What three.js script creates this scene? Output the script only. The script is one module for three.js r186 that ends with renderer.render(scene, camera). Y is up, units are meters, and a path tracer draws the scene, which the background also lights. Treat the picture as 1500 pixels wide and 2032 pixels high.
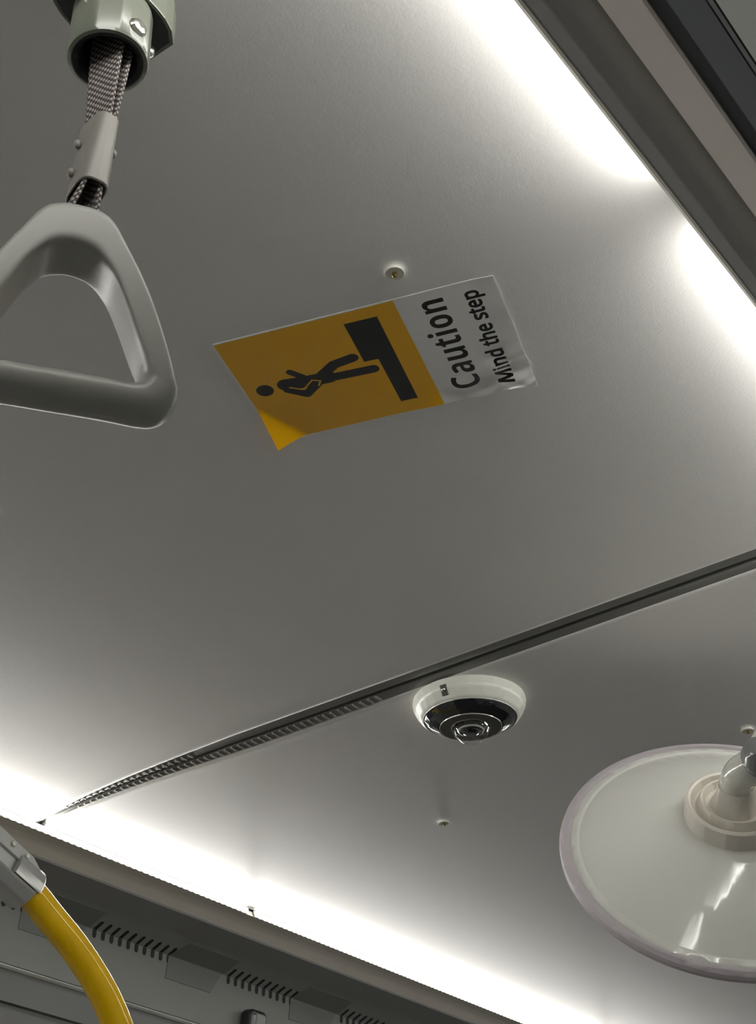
import * as THREE from 'three';
import { mergeGeometries, toCreasedNormals } from 'three/addons/utils/BufferGeometryUtils.js';
import { RoundedBoxGeometry } from 'three/addons/geometries/RoundedBoxGeometry.js';
import { RectAreaLightUniformsLib } from 'three/addons/lights/RectAreaLightUniformsLib.js';

// ---------------------------------------------------------------- camera, light levels, exposure
const EYE = 1.6;                                   // eye height; heights below are written relative to it
const scene = new THREE.Scene();
scene.background = new THREE.Color(0x000000);
const camera = new THREE.PerspectiveCamera(38.05, 1500 / 2032, 0.02, 30);
{
  const right = new THREE.Vector3(0.80579519, -0.02012982, -0.59185209);
  const up = new THREE.Vector3(0.34535735, 0.82784541, 0.44204104);
  const back = new THREE.Vector3(0.48106384, -0.56059501, 0.67402583);
  camera.position.set(0, EYE, 0);
  camera.quaternion.setFromRotationMatrix(new THREE.Matrix4().makeBasis(right, up, back));
}
const LED_RADIANCE = { left: 45, right: 9.0 };      // of the cove light strips
const LED_COLOR = new THREE.Color().setRGB(1.0, 0.985, 0.935);
const LED_GLOW = 1.6;                              // what the eye sees of the diffuser itself
RectAreaLightUniformsLib.init();
const renderer = new THREE.WebGLRenderer({ antialias: true });
renderer.toneMapping = THREE.LinearToneMapping;
renderer.toneMappingExposure = 2.1;
renderer.shadowMap.enabled = true;

// ---------------------------------------------------------------- helpers
let seed = 7;
const rnd = () => ((seed = (seed * 1664525 + 1013904223) >>> 0) / 4294967296);
const used = {};
function numbered(name) {
  const n = used[name] = (used[name] ?? -1) + 1;
  return n ? `${name}_${String(n).padStart(3, '0')}` : name;
}
function mesh(name, g, m, parent) {
  const o = new THREE.Mesh(g, m);
  o.name = name; o.castShadow = o.receiveShadow = true;
  if (parent) parent.add(o);
  return o;
}
function thing(name, label, category, pos = [0, 0, 0], group) {
  const o = new THREE.Group();
  o.name = numbered(name); o.position.set(...pos);
  o.userData = { label, category };
  if (group) o.userData.group = group;
  scene.add(o);
  return o;
}
function structure(name, label) {
  const o = new THREE.Group();
  o.name = name; o.userData = { kind: 'structure', label };
  scene.add(o);
  return o;
}
const V = (x, y, z) => new THREE.Vector3(x, y, z);
// a closed cross-section (x, height relative to the eye) drawn out along the bus from z0 to z1
function drawn(pts, z0, z1, crease = 0.6) {
  const s = new THREE.Shape(pts.map(([x, y]) => new THREE.Vector2(x, y + EYE)));
  const g = new THREE.ExtrudeGeometry(s, { depth: z1 - z0, bevelEnabled: false });
  g.translate(0, 0, z0);
  return toCreasedNormals(g, crease);
}
// grid surface from f(u,v) -> Vector3 ; uv in metres through fuv
function grid(nu, nv, f, fuv) {
  const p = [], uv = [], ix = [];
  for (let j = 0; j <= nv; j++) for (let i = 0; i <= nu; i++) {
    const q = f(i / nu, j / nv, i, j); p.push(q.x, q.y, q.z);
    const t = fuv ? fuv(i / nu, j / nv, q) : [i / nu, j / nv]; uv.push(t[0], t[1]);
  }
  for (let j = 0; j < nv; j++) for (let i = 0; i < nu; i++) {
    const a = j * (nu + 1) + i, b = a + 1, c = a + nu + 1, d = c + 1;
    ix.push(a, b, d, a, d, c);
  }
  const g = new THREE.BufferGeometry();
  g.setAttribute('position', new THREE.Float32BufferAttribute(p, 3));
  g.setAttribute('uv', new THREE.Float32BufferAttribute(uv, 2));
  g.setIndex(ix); g.computeVertexNormals();
  return g;
}
function lathe(pts, n = 64) { return toCreasedNormals(new THREE.LatheGeometry(pts.map(([r, y]) => new THREE.Vector2(r, y)), n), 0.7); }
// loft of closed sections: each section an array of Vector3 of equal length
function loft(sections, { closedPath = false, caps = true, uvs } = {}) {
  const n = sections[0].length, m = sections.length, p = [], uv = [], ix = [];
  const rows = closedPath ? m + 1 : m;
  for (let j = 0; j < rows; j++) {
    const s = sections[j % m];
    for (let i = 0; i <= n; i++) { const q = s[i % n]; p.push(q.x, q.y, q.z); const t = uvs ? uvs(i, j) : [i / n, j / m]; uv.push(t[0], t[1]); }
  }
  for (let j = 0; j < rows - 1; j++) for (let i = 0; i < n; i++) {
    const a = j * (n + 1) + i, b = a + 1, c = a + n + 1, d = c + 1;
    ix.push(a, b, d, a, d, c);
  }
  if (caps && !closedPath) for (const j of [0, m - 1]) {
    const c = V(0, 0, 0); sections[j].forEach((q) => c.add(q)); c.multiplyScalar(1 / n);
    const k = p.length / 3; p.push(c.x, c.y, c.z); uv.push(0, 0);
    for (const q of sections[j]) { p.push(q.x, q.y, q.z); uv.push(0, 0); }
    for (let i = 0; i < n; i++) { const a = k + 1 + i, b = k + 1 + (i + 1) % n; j ? ix.push(k, a, b) : ix.push(k, b, a); }
  }
  const g = new THREE.BufferGeometry();
  g.setAttribute('position', new THREE.Float32BufferAttribute(p, 3));
  g.setAttribute('uv', new THREE.Float32BufferAttribute(uv, 2));
  g.setIndex(ix); g.computeVertexNormals();
  return g;
}
function aimed(g, from, dir) {                      // turn a geometry whose axis is +y to a direction, then place it
  g.applyQuaternion(new THREE.Quaternion().setFromUnitVectors(V(0, 1, 0), dir.clone().normalize()));
  g.translate(from.x, from.y, from.z);
  return g;
}

// ---------------------------------------------------------------- materials
function noiseTexture(n, fn, repeat, srgb = false) {
  const d = new Uint8Array(n * n * 4);
  for (let y = 0; y < n; y++) for (let x = 0; x < n; x++) {
    const c = fn(x, y, n), k = (y * n + x) * 4;
    d[k] = c[0]; d[k + 1] = c[1]; d[k + 2] = c[2]; d[k + 3] = 255;
  }
  const t = new THREE.DataTexture(d, n, n);
  t.wrapS = t.wrapT = THREE.RepeatWrapping; t.magFilter = THREE.LinearFilter; t.minFilter = THREE.LinearMipmapLinearFilter; t.generateMipmaps = true;
  if (srgb) t.colorSpace = THREE.SRGBColorSpace;
  t.repeat.set(repeat, repeat); t.needsUpdate = true;
  return t;
}
function valueNoise(cells, s) {                     // tileable
  const a = []; let q = s; for (let i = 0; i < cells * cells; i++) { q = (q * 1664525 + 1013904223) >>> 0; a.push(q / 4294967296); }
  return (u, v) => {
    const x = u * cells, y = v * cells, x0 = Math.floor(x), y0 = Math.floor(y), fx = x - x0, fy = y - y0;
    const sx = fx * fx * (3 - 2 * fx), sy = fy * fy * (3 - 2 * fy), g = (i, j) => a[((j % cells) * cells) + (i % cells)];
    return (g(x0, y0) * (1 - sx) + g(x0 + 1, y0) * sx) * (1 - sy) + (g(x0, y0 + 1) * (1 - sx) + g(x0 + 1, y0 + 1) * sx) * sy;
  };
}
const nA = valueNoise(128, 3), nB = valueNoise(53, 9), nC = valueNoise(17, 21);
const peel = noiseTexture(512, (x, y, n) => { const v = 255 * (0.6 * nA(x / n, y / n) + 0.3 * nB(x / n, y / n) + 0.1 * nC(x / n, y / n)); return [v, v, v]; }, 1 / 0.16);
const mk = (rgb, o = {}) => { const m = new THREE.MeshPhysicalMaterial({ roughness: 0.5, side: THREE.DoubleSide, ...o }); m.color.setRGB(...rgb); return m; };
const M = {
  ceiling: mk([0.82, 0.808, 0.79], { roughness: 0.42, bumpMap: peel, bumpScale: 0.00006 }),
  joint: mk([0.20, 0.20, 0.19], { roughness: 0.28 }),
  rib: mk([0.34, 0.335, 0.31], { roughness: 0.25 }),
  black: mk([0.008, 0.008, 0.009], { roughness: 0.6 }),
  lip: mk([0.56, 0.525, 0.47], { roughness: 0.5 }),
  lipLine: mk([0.55, 0.53, 0.46], { roughness: 0.35 }),
  soffitDark: mk([0.39, 0.39, 0.38], { roughness: 0.6 }),
  soffitTaupe: mk([0.82, 0.76, 0.70], { roughness: 0.6 }),
  soffitBlue: mk([0.085, 0.095, 0.105], { roughness: 0.55 }),
  soffitGrey: mk([0.5, 0.52, 0.49], { roughness: 0.6 }),
  panel: mk([0.205, 0.216, 0.20], { roughness: 0.55 }),
  pad: mk([0.158, 0.167, 0.156], { roughness: 0.65 }),
  panelLow: mk([0.15, 0.155, 0.15], { roughness: 0.5 }),
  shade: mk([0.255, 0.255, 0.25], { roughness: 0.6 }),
  wall: mk([0.88, 0.88, 0.86], { roughness: 0.7 }),
  floor: mk([0.15, 0.15, 0.155], { roughness: 0.7 }),
  white: mk([0.82, 0.825, 0.75], { roughness: 0.3 }),
  dish: mk([0.74, 0.745, 0.69], { roughness: 0.5, clearcoat: 1, clearcoatRoughness: 0.07 }),
  rim: mk([0.52, 0.48, 0.505], { roughness: 0.55 }),
  boss: mk([0.74, 0.70, 0.62], { roughness: 0.35 }),
  pipe: mk([0.62, 0.625, 0.56], { roughness: 0.12, clearcoat: 1, clearcoatRoughness: 0.05 }),
  tube: mk([0.22, 0.225, 0.225], { roughness: 0.25, metalness: 0.3 }),
  bezel: mk([0.006, 0.007, 0.009], { roughness: 0.12, clearcoat: 1, clearcoatRoughness: 0.04 }),
  plate: mk([0.085, 0.078, 0.07], { roughness: 0.4 }),
  lensGlass: mk([1, 1, 1], { roughness: 0.02, transmission: 1, thickness: 0, ior: 1.5 }),
  chrome: mk([0.75, 0.75, 0.68], { roughness: 0.15, metalness: 1 }),
  brass: mk([0.62, 0.50, 0.20], { roughness: 0.2, metalness: 1 }),
  socket: mk([0.20, 0.218, 0.173], { roughness: 0.35, clearcoat: 0.5, clearcoatRoughness: 0.15 }),
  hood: mk([0.05, 0.052, 0.055], { roughness: 0.4 }),
  rubber: mk([0.022, 0.024, 0.027], { roughness: 0.45 }),
  handle: mk([0.38, 0.38, 0.352], { roughness: 0.34 }),
  sleeve: mk([0.27, 0.258, 0.235], { roughness: 0.4 }),
  yellow: mk([0.92, 0.56, 0.0], { roughness: 0.6, specularIntensity: 0.3, clearcoat: 0.7, clearcoatRoughness: 0.02 }),
  silver: mk([0.52, 0.53, 0.51], { roughness: 0.32, metalness: 0.35 }),
  knob: mk([0.02, 0.021, 0.022], { roughness: 0.18 }),
  glow: new THREE.MeshStandardMaterial({ color: 0x222222, emissive: LED_COLOR, emissiveIntensity: LED_GLOW, side: THREE.DoubleSide }),
};
const weave = noiseTexture(64, (x, y) => {
  const a = Math.floor(x / 16), b = Math.floor(y / 16), on = (a + b) % 2, u = ((x % 16) - 7.5) / 8, v = ((y % 16) - 7.5) / 8, e = Math.max(0, 1 - u * u * 0.8 - v * v * 0.8);
  const c = on ? 175 + 60 * e : 62 + 40 * e; return [c, c * 0.965, c * 0.94];
}, 1, true);
weave.repeat.set(1 / 0.0076, 1 / 0.0076);
M.strap = mk([0.62, 0.60, 0.60], { roughness: 0.85, map: weave, bumpMap: weave, bumpScale: 0.0005 });

// ---------------------------------------------------------------- the ceiling
const ZJ = -1.11;                                   // the joint across the ceiling
const XL = -1.294, XR = -0.165;
const ceilY = (x) => { const t = Math.min(1, Math.max(0, (-0.99 - x) / (-0.99 - XL))); return 0.7 - 0.0135 * Math.pow(t, 4); };
const gapHalf = (x) => { const t = Math.min(1, Math.max(0, (-0.98 - x) / (-0.98 + 1.27))); return 0.0138 * (1 - t) + 0.0042 * t + 0.004 * Math.max(0, -0.6 - x) * (1 - t); };
const xs = []; for (let i = 0; i <= 96; i++) { const t = i / 96; xs.push(XR + (XL - XR) * t); }
function ceilingPanel(sign, zFar) {                 // sign +1: the panel on the camera's side of the joint
  const rows = [[0.003, 0.016], [0.0, 0.009], [0.0004, 0.003], [0.0014, 0.0009], [0.0034, 0.0], [0.007, -0.0004], [0.012, -0.0002], [0.022, 0], [0.06, 0], [0.2, 0], [0.6, 0], [1.4, 0], [Math.abs(zFar - ZJ), 0]];
  const under = grid(96, rows.length - 1, (u, v, i, j) => { const x = xs[i]; return V(x, EYE + ceilY(x) + rows[j][1], ZJ + sign * (gapHalf(x) + rows[j][0])); }, (u, v, q) => [q.x, q.z]);
  const z0 = ZJ + sign * 0.02, top = new THREE.BoxGeometry(XR - XL, 0.012, Math.abs(zFar - z0)).translate((XR + XL) / 2, EYE + 0.724, (zFar + z0) / 2);
  return mergeGeometries([under, top]);
}
const ceiling = structure('ceiling', 'pale grey satin ceiling of two panels with a dark joint between them');
mesh('ceiling_panel', ceilingPanel(1, 2.6), M.ceiling, ceiling);
mesh('ceiling_panel', ceilingPanel(-1, -4.6), M.ceiling, ceiling);
const SLOT = 0.0027;
const joint = mesh('joint_strip', (() => {          // cover strip lying just above the panel edges, with an open slot along its middle
  const parts = [];
  for (const s of [1, -1]) parts.push(grid(96, 4, (u, v, i, j) => {
    const x = xs[i], w = gapHalf(x) + 0.0022, m = Math.max(w, SLOT + 0.0006), a = [[SLOT, 0.0085], [SLOT, 0.0016], [SLOT + 0.0005, 0.0011], [(SLOT + m) / 2, 0.0008], [m, 0.0008]][j];
    return V(x, EYE + ceilY(x) + a[1], ZJ + s * a[0]);
  }));
  return mergeGeometries(parts);
})(), M.joint, ceiling);
mesh('joint_slot', grid(96, 1, (u, v, i, j) => V(xs[i], EYE + ceilY(xs[i]) + 0.0088, ZJ + (j ? 0.004 : -0.004))), M.black, joint);
{
  const rib = new RoundedBoxGeometry(0.0026, 0.0014, 1, 2, 0.0005);      // pale ribs across the strip
  for (const [s, x0, x1] of [[1, -1.245, -1.045], [-1, -1.235, -0.80]]) for (let x = x0; x < x1; x += 0.0098) {
    const w = gapHalf(x) - SLOT - 0.0012, b = mesh('joint_rib', rib, M.rib, joint);
    b.scale.z = Math.max(0.0008, w);
    b.position.set(x, EYE + ceilY(x) + 0.0004, ZJ + s * (SLOT + 0.0008 + w / 2));
  }
}
mesh('roof', new THREE.BoxGeometry(3.2, 0.05, 7.6).translate(-0.72, EYE + 0.80, -1), M.shade, structure('wall_roof'));

// ---------------------------------------------------------------- right-hand trim and soffits
const Z0 = -4.6, Z1 = 2.6;
const trimR = structure('trim_1', 'dark moulded light cove trim along the right of the ceiling');
mesh('cove_edge', drawn([[-0.2235, 0.6545], [-0.2205, 0.6500], [-0.2185, 0.6493], [-0.2185, 0.6507], [-0.2205, 0.6530], [-0.2222, 0.6575]], Z0, Z1), M.lipLine, trimR);
{
  const c = [];                                     // concave underside from the lip to the taupe band
  for (let i = 0; i <= 12; i++) { const t = i / 12; c.push([-0.2190 + 0.0355 * t, 0.6497 + 0.0070 * t - 0.0050 * Math.sin(Math.PI * t)]); }
  mesh('cove_underside', drawn([...c, [-0.178, 0.665], [-0.178, 0.6985], [-0.2090, 0.6985], [-0.2160, 0.6750], [-0.2195, 0.6640], [-0.2210, 0.6575]], Z0, Z1), M.soffitDark, trimR);
}
const soffit = structure('trim_2', 'stepped dark soffit bands beyond the right light cove');
mesh('taupe_band', drawn([[-0.1845, 0.6400], [-0.1650, 0.6345], [-0.1635, 0.6355], [-0.1635, 0.66], [-0.183, 0.66]], Z0, Z1), M.soffitTaupe, soffit);
mesh('dark_band', drawn([[-0.1632, 0.6375], [-0.1375, 0.6270], [-0.1362, 0.6275], [-0.1362, 0.66], [-0.1632, 0.66]], Z0, Z1), M.soffitBlue, soffit);
mesh('edge_bead', drawn([[-0.1362, 0.6255], [-0.1335, 0.6228], [-0.1320, 0.6240], [-0.1330, 0.66], [-0.1362, 0.66]], Z0, Z1), M.black, soffit);
mesh('grey_panel', drawn([[-0.1318, 0.6200], [-0.10, 0.6050], [0.18, 0.44], [0.46, 0.24], [0.50, 0.24], [0.50, 0.30], [-0.09, 0.66], [-0.1318, 0.66]], Z0, Z1), M.soffitGrey, soffit);

// ---------------------------------------------------------------- left-hand trim and vent panel
const trimL = structure('trim_3', 'taupe moulded light cove trim along the left of the ceiling');
{
  const c = [];                                     // face that slopes away under the light, slightly hollow
  for (let i = 0; i <= 10; i++) { const t = i / 10; c.push([-1.2900 - 0.0290 * t, 0.6755 - 0.0155 * t + 0.0030 * Math.sin(Math.PI * t)]); }
  mesh('cove_face', drawn([...c, [-1.324, 0.672], [-1.300, 0.686], [-1.2955, 0.6842], [-1.2925, 0.6755]], Z0, Z1), M.lip, trimL);
}
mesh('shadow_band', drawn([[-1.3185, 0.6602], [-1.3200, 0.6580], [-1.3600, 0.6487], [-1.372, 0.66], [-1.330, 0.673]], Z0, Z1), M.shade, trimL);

const wallL = structure('wall_left', 'grey left side panel with moulded air vents under the light cove');
const A = [-1.36, 0.6487], C = [-1.395, 0.6327], B = [-1.3985, 0.5575];    // top edge, crease, foot of the vent panel
mesh('vent_panel', drawn([A, [-1.3935, 0.6334], [-1.3950, 0.6320], B, [-1.412, 0.5575], [-1.412, 0.640], [-1.372, 0.66]], Z0, Z1, 0.35), M.panel, wallL);
const roofDir = V(C[0] - A[0], C[1] - A[1], 0).normalize(), faceDir = V(B[0] - C[0], B[1] - C[1], 0).normalize();
const roofOut = V(-roofDir.y, roofDir.x, 0), faceOut = V(-faceDir.y, faceDir.x, 0);      // out of the panel, into the bus
if (roofOut.y > 0) roofOut.negate(); if (faceOut.x < 0) faceOut.negate();
const onRoof = (z, k, d) => V(A[0], EYE + A[1], z).addScaledVector(roofDir, k).addScaledVector(roofOut, d);
const onFace = (z, k, d) => V(C[0], EYE + C[1], z).addScaledVector(faceDir, k).addScaledVector(faceOut, d);
const ROOF = 0.03848, PITCH = 0.2600, FIRST = -1.0465, STEP = 0.01535;
{
  // slots: rounded, bent over the crease between the underside and the face
  const cap = (len, w) => { const s = new THREE.Shape(); s.absarc(0, len - w / 2, w / 2, 0, Math.PI); s.absarc(0, w / 2, w / 2, Math.PI, 2 * Math.PI); return new THREE.ExtrudeGeometry(s, { depth: 0.0011, bevelEnabled: false, curveSegments: 6 }); };
  const place = (g, at, along, out) => { const side = along.clone().cross(out); return g.applyMatrix4(new THREE.Matrix4().makeBasis(side, along, out).setPosition(at)); };
  const up = roofDir.clone().negate();
  const slot = mergeGeometries([place(cap(0.0172, 0.0052), onRoof(0, ROOF + 0.0012, -0.0007), up, roofOut), place(cap(0.0130, 0.0066), onFace(0, -0.0018, -0.0007), faceDir, faceOut)]);
  // pads: thin darker plates over underside and face between the vents
  const pad = (() => {
    const L = [[-0.1495, onRoof, 0.0065], [-0.1385, onRoof, ROOF - 0.001], [-0.1375, onFace, 0.001], [-0.1350, onFace, 0.0312]], Rr = [[-0.2500, onRoof, 0.0065], [-0.2490, onRoof, ROOF - 0.001], [-0.2450, onFace, 0.001], [-0.2240, onFace, 0.0312]];
    const rows = [0, 1, 2, 3].map((i) => [L[i], Rr[i]].map(([z, f, k]) => f(z, k, 0.0009))), low = [0, 1, 2, 3].map((i) => [L[i], Rr[i]].map(([z, f, k]) => f(z, k, -0.0004)));
    const p = [], tri = (...q) => q.forEach((v) => p.push(v.x, v.y, v.z)), quad = (a, b, c, d) => { tri(a, b, c); tri(a, c, d); };
    for (let i = 0; i < 3; i++) { quad(rows[i][0], rows[i][1], rows[i + 1][1], rows[i + 1][0]); quad(rows[i][0], rows[i + 1][0], low[i + 1][0], low[i][0]); quad(rows[i][1], rows[i + 1][1], low[i + 1][1], low[i][1]); }
    quad(rows[3][0], rows[3][1], low[3][1], low[3][0]); quad(rows[0][0], rows[0][1], low[0][1], low[0][0]);
    const g = new THREE.BufferGeometry(); g.setAttribute('position', new THREE.Float32BufferAttribute(p, 3)); g.computeVertexNormals(); return g;
  })();
  for (let k = 0; k < 4; k++) {
    for (let i = 0; i < 10; i++) mesh('vent_slot', slot, M.black, wallL).position.z = FIRST - PITCH * k - STEP * i;
    mesh('vent_pad', pad, M.pad, wallL).position.z = FIRST - PITCH * k;
  }
}
mesh('ridge_bead', drawn([[-1.4000, 0.5570], [-1.3965, 0.5555], [-1.3950, 0.5535], [-1.3965, 0.5515], [-1.4010, 0.5510], [-1.412, 0.5530], [-1.412, 0.5575]], Z0, Z1, 1.2), M.soffitGrey, wallL);
mesh('lower_panel', drawn([[-1.4005, 0.5515], [-1.4020, 0.5150], [-1.4080, 0.5140], [-1.4080, 0.5080], [-1.4020, 0.5070], [-1.4060, 0.34], [-1.60, 0.33], [-1.65, 0.34], [-1.45, 0.555]], Z0, Z1, 0.5), M.panelLow, wallL);
mesh('side_wall', new THREE.BoxGeometry(0.08, 1.96, 7.2).translate(-1.68, 0.98, -1), M.wall, wallL);
mesh('upper_wall', drawn([[-1.30, 0.69], [-1.30, 0.76], [-1.74, 0.76], [-1.74, 0.33], [-1.66, 0.33], [-1.46, 0.56], [-1.413, 0.58], [-1.413, 0.645], [-1.37, 0.665], [-1.34, 0.69]], Z0, Z1), M.shade, wallL);

// ---------------------------------------------------------------- the rest of the bus body, closed around the view
const wallR = structure('wall_right', 'plain grey right side wall');
mesh('side_wall', new THREE.BoxGeometry(0.08, 1.9, 7.2).translate(0.54, 0.95, -1), M.wall, wallR);
mesh('upper_wall', drawn([[-0.16, 0.69], [-0.16, 0.76], [0.58, 0.76], [0.58, 0.29], [0.505, 0.29], [-0.08, 0.68]], Z0, Z1), M.shade, wallR);
mesh('end_wall', new THREE.BoxGeometry(2.4, 2.5, 0.08).translate(-0.58, 1.2, Z0 - 0.02), M.wall, structure('wall_front'));
mesh('end_wall', new THREE.BoxGeometry(2.4, 2.5, 0.08).translate(-0.58, 1.2, Z1 + 0.02), M.wall, structure('wall_back'));
mesh('floor_covering', new THREE.BoxGeometry(2.4, 0.06, 7.3).translate(-0.58, -0.03, -1), M.floor, structure('floor'));

// ---------------------------------------------------------------- cove light strips
function lightStrip(label, side, z0, z1) {
  const [top, low] = side < 0 ? [[-1.2935, 0.6852], [-1.2905, 0.6765]] : [[-0.2130, 0.6970], [-0.2180, 0.6760]];
  const len = Math.abs(z1 - z0), zc = (z0 + z1) / 2;
  const t = thing('light_strip', label, 'light', [(top[0] + low[0]) / 2, EYE + (top[1] + low[1]) / 2, zc], 'cove light strips');
  const ax = V((low[0] - top[0]) / 2, (low[1] - top[1]) / 2, 0), half = ax.length(); ax.normalize();
  const nrm = V(-ax.y, ax.x, 0); if (nrm.x * side > 0) nrm.negate();
  const n = Math.round(len / 0.0016);
  const face = (lift) => grid(n, 5, (u, v) => {
    const z = (u - 0.5) * len, s = -half + 2 * half * v + (v === 1 ? 0.0016 * Math.abs(Math.sin((z * Math.PI) / 0.0105)) : 0);
    return V(ax.x * s + nrm.x * (lift + 0.003 * Math.sin(Math.PI * v)), ax.y * s + nrm.y * (lift + 0.003 * Math.sin(Math.PI * v)), z);
  });
  mesh('diffuser', face(0.0012), M.glow, t);
  const w = 0.0006, corner = (s, l) => new THREE.Vector2(ax.x * s + nrm.x * l, ax.y * s + nrm.y * l);
  const h = new THREE.ExtrudeGeometry(new THREE.Shape([corner(-half, 0.0008), corner(half, 0.0008), corner(half, -0.0004), corner(-half, -0.0004)]), { depth: len, bevelEnabled: false }).translate(0, 0, -len / 2);
  mesh('housing', h, M.silver, t);
  const L = new THREE.RectAreaLight(LED_COLOR, side < 0 ? LED_RADIANCE.left : LED_RADIANCE.right, len, half * 2 * 0.94);
  L.name = 'strip_glow'; L.position.copy(nrm.clone().multiplyScalar(0.0062)); t.add(L);
  L.quaternion.setFromRotationMatrix(new THREE.Matrix4().makeBasis(V(0, 0, 1), V(0, 0, 1).cross(nrm), nrm.clone().negate()));
  return t;
}
const GAP = 0.016;
lightStrip('white light strip in the left cove beside the yellow rail and ceiling joint end', -1, -0.5 - GAP / 2, -1.49 + GAP / 2);
lightStrip('white light strip in the left cove running on past the dark gap toward the mirror', -1, -1.49 - GAP / 2, -2.48 + GAP / 2);
lightStrip('white light strip in the left cove at the far bottom edge of the view', -1, -2.48 - GAP / 2, -3.47 + GAP / 2);
lightStrip('hidden light strip in the left cove behind the camera', -1, 1.2, -0.5 + GAP / 2);
lightStrip('light strip hidden behind the right cove edge above the top of the caution sticker', 1, 0.32 - GAP / 2, -0.67 + 0.035);
lightStrip('light strip hidden behind the right cove edge beyond the dim gap', 1, -0.67 - 0.035, -1.66 + GAP / 2);
lightStrip('light strip in the right cove past the end of the ceiling joint', 1, -1.66 - GAP / 2, -2.9);
lightStrip('light strip in the right cove behind the camera', 1, 1.5, 0.32 + GAP / 2);

// ---------------------------------------------------------------- strap bracket and hanging strap
const AX = V(-0.3885, 0, -0.321);                   // the vertical line the strap hangs on
{
  const t = thing('strap_bracket', 'pale green grey round strap socket bolted under the ceiling', 'bracket', [AX.x, EYE + 0.605, AX.z]);
  mesh('socket', lathe([[0.0172, 0.001], [0.0182, 0.0], [0.0198, 0.0006], [0.0206, 0.0022], [0.0204, 0.03], [0.0202, 0.05], [0.0170, 0.052], [0.0170, 0.02], [0.0172, 0.001]], 72), M.socket, t);
  mesh('bushing', lathe([[0.0178, 0.0008], [0.0168, 0.0], [0.0150, 0.0012], [0.0138, 0.004], [0.0132, 0.012], [0.0130, 0.045], [0, 0.045]], 64), M.rubber, t);
  const o = [[21.5, 0], [21, -10], [20, -17], [17.5, -24.5], [12.5, -31], [-12.5, -31], [-17.5, -24.5], [-20, -17], [-21, -10], [-21.5, 0], [-21, 10], [-20, 17], [-17.5, 24.5], [-12.5, 31], [12.5, 31], [17.5, 24.5], [20, 17], [21, 10]];
  const outline = (k) => o.map(([x, z]) => new THREE.Vector2(x * k / 1000, -z * k / 1000));
  const ring = new THREE.Shape(outline(1)); ring.holes.push(new THREE.Path(outline(0.965)));
  const skirt = new THREE.ExtrudeGeometry(ring, { depth: 0.012, bevelEnabled: true, bevelSize: 0.0006, bevelThickness: 0.0006, bevelSegments: 2 }).rotateX(-Math.PI / 2).translate(0, 0.036, 0);
  const cap = new THREE.ExtrudeGeometry(new THREE.Shape(outline(1)), { depth: 0.010, bevelEnabled: true, bevelSize: 0.0006, bevelThickness: 0.001, bevelSegments: 2 }).rotateX(-Math.PI / 2).translate(0, 0.0485, 0);
  mesh('flange', mergeGeometries([skirt, cap]), M.socket, t);
  mesh('flange_lining', new THREE.ExtrudeGeometry(new THREE.Shape(outline(0.962)), { depth: 0.003, bevelEnabled: false }).rotateX(-Math.PI / 2).translate(0, 0.0358, 0), M.hood, t);
  mesh('stem', lathe([[0.0195, 0.059], [0.0195, 0.085], [0.024, 0.0945], [0, 0.0945]], 48), M.socket, t);
  const dome = (r, h) => lathe([[0, h], [r * 0.45, h * 0.9], [r * 0.8, h * 0.6], [r, h * 0.12], [r, -0.002], [0, -0.002]], 28);
  mesh('screw', aimed(dome(0.0052, 0.0036), V(0.0202, 0.0105, 0.0006), V(1, 0, 0.03)), M.chrome, t);
  mesh('bolt', aimed(dome(0.0056, 0.0075), V(-0.0015, 0.0360, -0.0250), V(0, -1, 0)), M.chrome, t);
  mesh('bolt', aimed(dome(0.0056, 0.0075), V(0.0015, 0.0360, 0.0250), V(0, -1, 0)), M.chrome, t);
}
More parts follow.
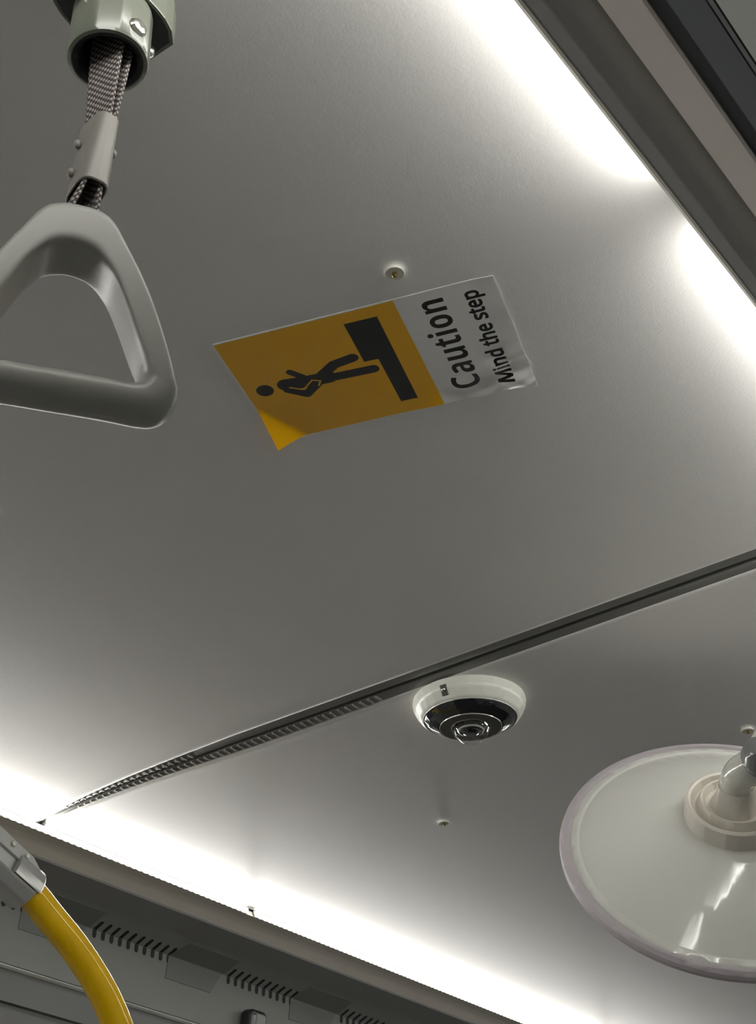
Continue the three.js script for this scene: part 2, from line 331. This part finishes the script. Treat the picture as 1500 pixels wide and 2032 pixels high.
{
  const t = thing('hanging_strap', 'grey triangular grab handle hanging on woven webbing with a plastic sleeve', 'strap', [AX.x, EYE + 0.385, AX.z]);
  const H = V(0.592, 0, -0.806), D = V(0.806, 0, 0.592), Y = (y) => y - 0.385;
  // handle: a rounded triangle whose section changes along the loop; h is measured from its own middle line
  const outer = [[0, .4925], [.0130, .4893], [.0245, .4702], [.0345, .4490], [.0428, .4262], [.0490, .4065], [.0512, .3965], [.0445, .3868], [.0220, .3856], [0, .3856]];
  const inner = [[0, .4692], [.0092, .4664], [.0170, .4572], [.0234, .4430], [.0302, .4240], [.0350, .4100], [.0354, .4048], [.0310, .4016], [.0180, .4020], [0, .4022]];
  const shape = [[.0132, 8], [.0132, 8], [.0132, 8], [.0132, 7], [.0130, 6], [.0124, 4], [.0116, 2.6], [.0108, 2.2], [.0104, 2.1], [.0104, 2.1]];
  const round = (l) => [...l.map((c) => [...c]), ...l.slice(1, -1).reverse().map((c) => [-c[0], ...c.slice(1)])];
  const closed = (l) => new THREE.CatmullRomCurve3(l.map((c) => V(...c)), true, 'centripetal');
  const co = closed(round(outer).map((c) => [...c, 0])), ci = closed(round(inner).map((c) => [...c, 0]));
  const full = [...shape, ...shape.slice(1, -1).reverse()], cs = closed(full.map((c) => [...c, 0]));
  const NS = 180, NP = 72, secs = [];
  for (let j = 0; j < NS; j++) {
    const u = j / NS, o = co.getPoint(u), q = ci.getPoint(u), a = cs.getPoint(u), s = [], e = 2 / a.y;
    for (let i = 0; i < NP; i++) {
      const th = (i / NP) * 2 * Math.PI, c = Math.cos(th), d = Math.sin(th);
      const k = 0.5 + 0.5 * Math.sign(c) * Math.abs(c) ** e, w = a.x * Math.sign(d) * Math.abs(d) ** e, hh = q.x + (o.x - q.x) * k - 0.005, yy = q.y + (o.y - q.y) * k;
      s.push(V(H.x * hh + D.x * w, Y(yy), H.z * hh + D.z * w));
    }
    secs.push(s);
  }
  mesh('handle', loft(secs, { closedPath: true }), M.handle, t);
  // webbing: two plies, twisted toward the top
  const ply = (st) => {
    const out = [];
    for (const [y, gap, ang, w, shift] of st) {
      const n = V(-H.x * Math.cos(ang) + D.x * Math.sin(ang), 0, -H.z * Math.cos(ang) + D.z * Math.sin(ang)), wd = V(D.x * Math.cos(ang) + H.x * Math.sin(ang), 0, D.z * Math.cos(ang) + H.z * Math.sin(ang));
      const c = V(H.x * shift, Y(y), H.z * shift).addScaledVector(n, gap), s = [], th = 0.0011;
      for (const [a, b] of [[-1, -.5], [-.96, -1], [-.5, -1], [0, -1], [.5, -1], [.96, -1], [1, -.5], [1, .5], [.96, 1], [.5, 1], [0, 1], [-.5, 1], [-.96, 1], [-1, .5]])
        s.push(c.clone().addScaledVector(wd, a * w / 2).addScaledVector(n, b * th));
      out.push(s);
    }
    return loft(out, { uvs: (i, j) => { const q = out[Math.min(j, out.length - 1)], k = [0, .0005, .005, .01, .015, .0195, .02, .0212, .0217, .026, .031, .036, .0405, .041, .042][i]; return [k, q[0].y]; } });
  };
  const top = []; for (let i = 0; i <= 12; i++) { const k = i / 12; top.push([0.626 - 0.088 * k, 1, 0.85 - 0.42 * k, 0.0205 - 0.002 * k, 0.002 * (1 - k)]); }
  mesh('webbing', ply(top.map((s, i) => [s[0], 0.0042 - 0.0026 * Math.min(1, i / 9), ...s.slice(2)])), M.strap, t);
  mesh('webbing', ply(top.map((s, i) => [s[0], -0.0042 + 0.0026 * Math.min(1, i / 9), ...s.slice(2)])), M.strap, t);
  const low = []; for (let i = 0; i <= 8; i++) { const k = i / 8; low.push([0.540 - 0.056 * k, 0.0016 + 0.0052 * Math.pow(k, 1.3), 0.43 - 0.3 * k, 0.0185 + 0.001 * k, -0.005 * k]); }
  mesh('webbing', ply(low), M.strap, t); mesh('webbing', ply(low.map((s) => [s[0], -s[1], ...s.slice(2)])), M.strap, t);
  // sleeve: open flattened tube
  const tube = (y0, y1, a0, b0, a1, b1, wall) => {
    const ring = (y, a, b, ang, sh) => { const s = []; const n = V(-H.x * Math.cos(ang) + D.x * Math.sin(ang), 0, -H.z * Math.cos(ang) + D.z * Math.sin(ang)), wd = V(D.x * Math.cos(ang) + H.x * Math.sin(ang), 0, D.z * Math.cos(ang) + H.z * Math.sin(ang)); for (let i = 0; i < 40; i++) { const th = i / 40 * 2 * Math.PI, c = Math.cos(th), d = Math.sin(th), e = 0.62; s.push(V(H.x * sh, Y(y), H.z * sh).addScaledVector(wd, a * Math.sign(c) * Math.abs(c) ** e).addScaledVector(n, b * Math.sign(d) * Math.abs(d) ** e)); } return s; };
    return loft([ring(y1 - .002, a1 - wall, b1 - wall, .45, 0), ring(y1, a1 - wall * .8, b1 - wall * .8, .45, 0), ring(y1, a1 - .0004, b1 - .0004, .45, 0), ring(y1 - .001, a1, b1, .45, 0), ring(y0 + .001, a0, b0, .30, -.002), ring(y0, a0 - .0004, b0 - .0004, .30, -.002), ring(y0, a0 - wall * .8, b0 - wall * .8, .30, -.002), ring(y0 + .002, a0 - wall, b0 - wall, .30, -.002), ring(y1 - .004, a1 - wall, b1 - wall, .45, 0)], { caps: false });
  };
  const sl = mesh('sleeve', tube(0.5105, 0.5580, 0.0118, 0.0078, 0.0108, 0.0064, 0.0014), M.sleeve, t);
  for (const [y, hh, dd] of [[0.5415, -0.0092, 0.0010], [0.5225, -0.0104, 0.0005], [0.538, 0.0076, 0.003]]) mesh('sleeve_stud', new THREE.SphereGeometry(0.0019, 14, 10).scale(1, 1.5, 1).translate(H.x * hh + D.x * dd, Y(y), H.z * hh + D.z * dd), M.sleeve, sl);
}

// ---------------------------------------------------------------- caution sticker
{
  const W = 0.1235, L = 0.2088, cw = 1024, ch = Math.round(1024 * L / W), c = document.createElement('canvas'); c.width = cw; c.height = ch;
  const g = c.getContext('2d'), X = (x) => x * cw, Yc = (y) => y * ch;
  g.fillStyle = '#ffffff'; g.fillRect(0, 0, cw, ch);
  g.fillStyle = '#ededeb'; g.fillRect(0, Yc(.652), X(.990), Yc(.342));
  g.fillStyle = '#f2b504'; g.fillRect(0, 0, X(.990), Yc(.652));
  const K = '#0b0b0c'; g.fillStyle = K; g.strokeStyle = K; g.lineCap = 'round'; g.lineJoin = 'round';
  const poly = (pts) => { g.beginPath(); pts.forEach(([x, y], i) => (i ? g.lineTo(X(x), Yc(y)) : g.moveTo(X(x), Yc(y)))); };
  poly([[.9, .458], [.897, .577], [.109, .571], [.112, .508], [.541, .509], [.544, .457]]); g.closePath(); g.fill();
  g.beginPath(); g.arc(X(.5), Yc(.0705), X(.0535), 0, 7); g.fill();
  // walking figure: trunk, arms, a bent leg and a straight one
  poly([[.508, .152], [.497, .20], [.49, .255], [.485, .31]]); g.lineWidth = X(.105); g.stroke();
  poly([[.49, .27], [.583, .352], [.603, .426]]); g.lineWidth = X(.072); g.stroke();
  poly([[.478, .30], [.464, .475]]); g.lineWidth = X(.07); g.stroke();
  poly([[.54, .225], [.61, .192]]); g.lineWidth = X(.046); g.stroke();
  poly([[.46, .15], [.382, .205], [.455, .262]]); g.lineWidth = X(.062); g.stroke();
  g.strokeStyle = '#f2b504'; g.lineWidth = X(.011); poly([[.474, .160], [.428, .202], [.494, .250], [.470, .276], [.432, .262]]); g.stroke();
  // words
  g.fillStyle = K; g.textBaseline = 'alphabetic';
  const word = (s, font, x0, x1, yb, hPix, bold = 0) => {
    g.font = font; const m = g.measureText(s); g.save(); g.translate(X(x0), Yc(yb)); g.scale((X(x1) - X(x0)) / m.width, hPix); g.fillText(s, 0, 0); if (bold) { g.strokeStyle = K; g.lineWidth = bold; g.strokeText(s, 0, 0); } g.restore();
  };
  word('Caution', 'bold 240px sans-serif', .085, .935, .811, 1.0);
  word('Mind the step', '136px sans-serif', .075, .92, .9285, 1.0, 9);
  g.strokeStyle = K; g.lineWidth = 4;
  const tex = new THREE.CanvasTexture(c); tex.colorSpace = THREE.SRGBColorSpace; tex.anisotropy = 8;
  const mat = mk([1, 1, 1], { map: tex, roughness: 0.3, clearcoat: 0.5, clearcoatRoughness: 0.2 });
  const U = V(0.9561, 0, -0.29304), Vv = V(-0.29304, 0, -0.9561), O = V(-0.5671, EYE + 0.7, -0.5953);
  const mid = O.clone().addScaledVector(U, L / 2).addScaledVector(Vv, W / 2);
  const t = thing('caution_sticker', 'yellow and silver caution mind the step sticker with curled corners on the ceiling', 'sticker', mid.toArray());
  const drop = (x, y) => {                          // how far the film has lifted off the ceiling
    const fold = Math.max(0, 1 - x / .36 - y / .115), r = Math.max(0, 1 - x / .5) * Math.max(0, (y - .66) / .34);
    const cornerB = Math.max(0, 1 - x / .16 - Math.abs(y - .62) / .14);
    const ripple = r * (0.0012 + 0.0017 * Math.sin(25 * x - 21 * y + 6 * x * y) + 0.0013 * Math.sin(17 * x + 34 * y));
    const edge = Math.max(0, (y - .93) / .07) * 0.0007 * (1 + Math.sin(19 * x + 1));
    return 0.00045 + 0.0095 * fold ** 1.3 + Math.max(0, ripple) + edge + 0.0022 * Math.max(0, 1 - x / .2) * Math.max(0, (y - .8) / .2) + 0.0012 * cornerB ** 1.5;
  };
  const surf = (x, y, lift) => O.clone().addScaledVector(U, y * L).addScaledVector(Vv, W * (1 - x)).sub(mid).add(V(0, -drop(x, y) - lift, 0));
  const nx = 64, ny = 108;
  const film = mesh('printed_film', grid(nx, ny, (u, v) => surf(u, v, 0), (u, v) => [u, 1 - v]), mat, t);
  const edge = []; for (let i = 0; i <= nx; i++) edge.push([i / nx, 0]); for (let i = 1; i <= ny; i++) edge.push([1, i / ny]); for (let i = nx - 1; i >= 0; i--) edge.push([i / nx, 1]); for (let i = ny - 1; i >= 0; i--) edge.push([0, i / ny]);
  mesh('film_edge', grid(edge.length - 1, 1, (u, v, i, j) => surf(edge[i][0], edge[i][1], j ? 0.00003 : -0.0003)), M.white, t);
}

// ---------------------------------------------------------------- ceiling studs
{
  const cup = lathe([[0, -0.0024], [0.0022, -0.0024], [0.0050, -0.0028], [0.0063, -0.0034], [0.0068, -0.0035], [0.0071, -0.0031], [0.0050, 0.0], [0, 0.0]], 40);
  const pin = lathe([[0, -0.0058], [0.0012, -0.0057], [0.0017, -0.0052], [0.0017, -0.0010], [0, -0.0010]], 20);
  const make = () => { const t = thing('ceiling_stud', '', 'stud', [0, 0, 0], 'white studs on the ceiling'); mesh('cup', cup, M.white, t); mesh('pin', pin, M.brass, t); return t; };
  const first = make();
  [[-0.419, -0.613, 'white stud with a brass pin just above the caution sticker'], [-0.935, -1.432, 'small white stud alone on the far panel below the dome camera'], [-0.533, -1.426, 'small white stud just above the round mirror']].forEach(([x, z, label], i) => {
    const s = i ? first.clone() : first;
    if (i) { s.name = numbered('ceiling_stud'); scene.add(s); }
    s.position.set(x, EYE + 0.7, z); s.rotation.y = i * 1.3; s.userData = { ...first.userData, label };
  });
}

// ---------------------------------------------------------------- dome camera
{
  const t = thing('dome_camera', 'white round ceiling security camera with a black ring and glass dome', 'camera', [-0.732, EYE + 0.7, -1.18]);
  mesh('housing', lathe([[0.0560, 0], [0.0583, -0.0012], [0.0588, -0.0040], [0.0580, -0.0085], [0.0556, -0.0140], [0.0520, -0.0190], [0.0494, -0.0215], [0.0486, -0.0218], [0.0480, -0.0208], [0.0470, -0.0160], [0.046, -0.004], [0, -0.002]], 96), M.white, t);
  mesh('trim_ring', lathe([[0.0488, -0.0212], [0.0484, -0.0224], [0.0476, -0.0224], [0.0472, -0.0212]], 96), M.silver, t);
  mesh('black_bezel', lathe([[0.0475, -0.0205], [0.0466, -0.0232], [0.0425, -0.0262], [0.0370, -0.0292], [0.0335, -0.0312], [0.0328, -0.0300], [0.0328, -0.020]], 96), M.bezel, t);
  mesh('lens_ring', lathe([[0.0328, -0.0305], [0.0324, -0.0318], [0.0316, -0.0318], [0.0313, -0.0306]], 80), M.chrome, t);
  mesh('face_plate', lathe([[0.0314, -0.0308], [0.0200, -0.0312], [0.0195, -0.029], [0.0195, -0.020], [0.0314, -0.020]], 80), M.plate, t);
  mesh('lens_dome', lathe([[0.0197, -0.0310], [0.0192, -0.0345], [0.0172, -0.0395], [0.0135, -0.0440], [0.0085, -0.0468], [0.004, -0.0479], [0, -0.0481]], 64), M.lensGlass, t);
  mesh('dome_rim', lathe([[0.0203, -0.0308], [0.0201, -0.0320], [0.0195, -0.0322], [0.0192, -0.0310]], 64), M.chrome, t);
  const lens = mesh('lens', lathe([[0.0160, -0.024], [0.0150, -0.0330], [0.0120, -0.0360], [0.0112, -0.0352], [0.0092, -0.0356], [0.0085, -0.0372], [0.006, -0.0392], [0.003, -0.0401], [0, -0.0403]], 56), M.bezel, t);
  mesh('lens_collar', lathe([[0.0140, -0.0345], [0.0134, -0.0352], [0.0124, -0.0358], [0.0122, -0.0350]], 56), M.silver, lens);
  // screw recess on the near left of the housing
  const dir = V(0.10, 0, 0.995).normalize();
  const rec = new RoundedBoxGeometry(0.0075, 0.0115, 0.0022, 3, 0.0009); rec.rotateX(0.47); rec.rotateY(Math.atan2(dir.x, dir.z)); rec.translate(dir.x * 0.0552, -0.0125, dir.z * 0.0552);
  const r = mesh('screw_recess', rec, M.plate, t);
  mesh('screw', new THREE.SphereGeometry(0.0024, 16, 12).translate(dir.x * 0.0572, -0.0125, dir.z * 0.0572), M.chrome, r);
}

// ---------------------------------------------------------------- round mirror seen from the back
{
  const C = V(-0.4742, EYE + 0.4700, -1.1749), Nn = V(0.5116, 0.4480, 0.7332).normalize();
  const t = thing('round_mirror', 'round pale grey mirror seen from behind with a lavender rim and stepped boss', 'mirror', C.toArray());
  const aim = (g) => aimed(g, V(0, 0, 0), Nn), R = 0.1462;
  mesh('back_shell', aim(lathe([[R - 0.009, 0.0035], [R - 0.0105, 0.0052], [R - 0.0150, 0.0060], [R - 0.0175, 0.0054], [R - 0.021, 0.0072], [0.105, 0.0178], [0.080, 0.0268], [0.055, 0.0345], [0.040, 0.0388], [0, 0.040]], 128)), M.dish, t);
  mesh('rim', aim(lathe([[R - 0.0092, 0.0], [R - 0.0090, 0.0045], [R - 0.0075, 0.0062], [R - 0.0040, 0.0060], [R - 0.0008, 0.0035], [R, 0.0005], [R - 0.0006, -0.0030], [R - 0.003, -0.0045], [R - 0.008, -0.0048]], 128)), M.rim, t);
  mesh('mirror_glass', aim(lathe([[R - 0.006, -0.0046], [0.11, -0.019], [0.06, -0.028], [0, -0.031]], 96)), M.bezel, t);
  const b = mesh('boss', aim(lathe([[0.0415, 0.0370], [0.0420, 0.0520], [0.0414, 0.0548], [0.0392, 0.0562], [0.0372, 0.0552], [0.0358, 0.0515], [0.0345, 0.0480], [0.0325, 0.0478], [0.0312, 0.0520], [0.0302, 0.0560], [0.0288, 0.0580], [0.0272, 0.0578], [0.0258, 0.0550], [0.0245, 0.0515], [0.0205, 0.0520], [0.0172, 0.0610], [0.0162, 0.0690], [0.0160, 0.0740], [0, 0.0745]], 96)), M.boss, t);
  const p0 = Nn.clone().multiplyScalar(0.070);
  const K = V(-0.3135, 0.4000, -0.8605).multiplyScalar(1.275).add(V(0, EYE, 0)).sub(C);       // the tube end at the frame's right
  const curve = new THREE.CubicBezierCurve3(p0, p0.clone().addScaledVector(Nn, 0.035), K.clone().add(V(-0.022, -0.022, -0.010)), K.clone().add(V(0.02, 0.03, 0.0)));
  mesh('arm', new THREE.TubeGeometry(curve, 40, 0.0148, 32), M.pipe, t);
  const dirT = V(0.80, 0.02, -0.60).normalize(), bend = K.clone().addScaledVector(dirT, 0.055), foot = V(-0.285, EYE + 0.6995, -1.205).sub(C);
  mesh('arm_clamp', mergeGeometries([
    aimed(lathe([[0, -0.0190], [0.0060, -0.0182], [0.0120, -0.0150], [0.0160, -0.0095], [0.0172, -0.0030], [0.0172, 0.056]], 48), K, dirT),
    new THREE.TubeGeometry(new THREE.CubicBezierCurve3(bend, bend.clone().addScaledVector(dirT, 0.05), foot.clone().add(V(0, -0.10, 0)), foot), 40, 0.0172, 48),
    lathe([[0.0172, -0.006], [0.032, -0.005], [0.032, 0], [0, 0]], 48).translate(foot.x, foot.y, foot.z)].map((g) => g.index ? g.toNonIndexed() : g)), M.tube, t);
}

// ---------------------------------------------------------------- yellow handrail with its silver clamp
{
  const X = -1.1, P = (y, z) => V(X, EYE + y, z), base = V(-1.1, EYE + 0.525, -0.905);
  const t = thing('handrail', 'glossy yellow bent handrail held in a silver clamp at bottom left', 'handrail', base.toArray());
  const pts = [[.5245, -.9070], [.511, -.943], [.495, -.970], [.475, -1.004], [.450, -1.037], [.430, -1.058], [.405, -1.077], [.375, -1.092], [.33, -1.101], [.20, -1.104], [-.2, -1.104], [-1.595, -1.104]].map(([y, z]) => P(y, z).sub(base));
  const curve = new THREE.CatmullRomCurve3(pts, false, 'centripetal');
  mesh('rail', new THREE.TubeGeometry(curve, 260, 0.0150, 40), M.yellow, t);
  const ax = pts[1].clone().sub(pts[0]).normalize(), c0 = pts[0].clone().addScaledVector(ax, -0.008), end = pts[1].clone().addScaledVector(ax, -0.004);
  const side = V(1, 0, 0), nrm = ax.clone().cross(side).normalize();      // nrm points up and back along the bus
  if (nrm.y < 0) nrm.negate();
  const halfTube = (a0, a1, r, r2, s0, s1) => {
    const secs = [], n = 22;
    for (const [s, rr] of [[s0, r], [s1 - 0.0015, r], [s1, r - 0.0012]]) {
      const sec = []; for (let i = 0; i <= n; i++) { const a = a0 + (a1 - a0) * i / n; sec.push(c0.clone().addScaledVector(ax, s).addScaledVector(nrm, rr * Math.sin(a)).addScaledVector(side, rr * Math.cos(a))); }
      for (let i = n; i >= 0; i--) { const a = a0 + (a1 - a0) * i / n; sec.push(c0.clone().addScaledVector(ax, s).addScaledVector(nrm, r2 * Math.sin(a)).addScaledVector(side, r2 * Math.cos(a))); }
      secs.push(sec);
    }
    return toCreasedNormals(loft(secs), 0.5);
  };
  const len = end.clone().sub(c0).length(), d = Math.PI / 180;
  mesh('clamp_half', halfTube(-22 * d, 158 * d, 0.0225, 0.0152, len - 0.036, len), M.silver, t);
  mesh('clamp_half', halfTube(162 * d, 334 * d, 0.0225, 0.0152, -0.055, len - 0.004), M.silver, t);
  const body = new RoundedBoxGeometry(0.030, 0.052, 0.032, 4, 0.005);
  body.applyMatrix4(new THREE.Matrix4().makeBasis(side, ax, side.clone().cross(ax)).setPosition(c0.clone().addScaledVector(ax, len - 0.036 - 0.0245)));
  mesh('clamp_body', body, M.silver, t);
  // seam flange with two bolts on the upper side, cut off at an angle toward the rail
  const sh = new THREE.Shape([[-0.060, -0.004], [len - 0.010, -0.004], [len - 0.008, 0.001], [len - 0.022, 0.0075], [-0.060, 0.0095]].map(([a, b]) => new THREE.Vector2(a, b)));
  const fl = new THREE.ExtrudeGeometry(sh, { depth: 0.034, bevelEnabled: true, bevelSize: 0.001, bevelThickness: 0.001, bevelSegments: 2 });
  const across = ax.clone().cross(nrm);
  fl.applyMatrix4(new THREE.Matrix4().makeBasis(ax, nrm, across).setPosition(c0.clone().addScaledVector(nrm, 0.0120).addScaledVector(across, -0.017)));
  const plate = mesh('clamp_flange', fl, M.silver, t);
  for (const s of [-0.008, 0.012]) mesh('clamp_bolt', aimed(lathe([[0, 0.0025], [0.0022, 0.0022], [0.0030, 0.001], [0.0031, -0.001], [0, -0.001]], 20), c0.clone().addScaledVector(ax, s).addScaledVector(nrm, 0.0150).addScaledVector(side, 0.0182), side), M.chrome, plate);
  // the bar that carries the clamp, running back along the bus out of view
  mesh('support_bar', new THREE.TubeGeometry(new THREE.CatmullRomCurve3([c0.clone().addScaledVector(ax, -0.03), c0.clone().add(V(-0.01, 0.03, 0.06)), c0.clone().add(V(-0.09, 0.06, 0.16)), c0.clone().add(V(-0.30, 0.065, 0.22))]), 40, 0.016, 28), M.silver, t);
}

// ---------------------------------------------------------------- dark knob on the side panel
{
  const p = V(-1.399, EYE + 0.568, -1.612);
  const t = thing('panel_knob', 'small glossy black rounded knob on the side panel below the vents', 'knob', p.toArray());
  mesh('knob_body', new RoundedBoxGeometry(0.026, 0.050, 0.036, 6, 0.0095).rotateZ(-0.12).translate(0.012, 0, 0), M.knob, t);
  mesh('knob_face', new RoundedBoxGeometry(0.004, 0.030, 0.020, 4, 0.0018).rotateZ(-0.12).translate(0.0247, 0.001, 0), M.shade, t);
}

scene.traverse((o) => { if (o.isMesh) { o.castShadow = true; o.receiveShadow = true; } });
renderer.render(scene, camera);
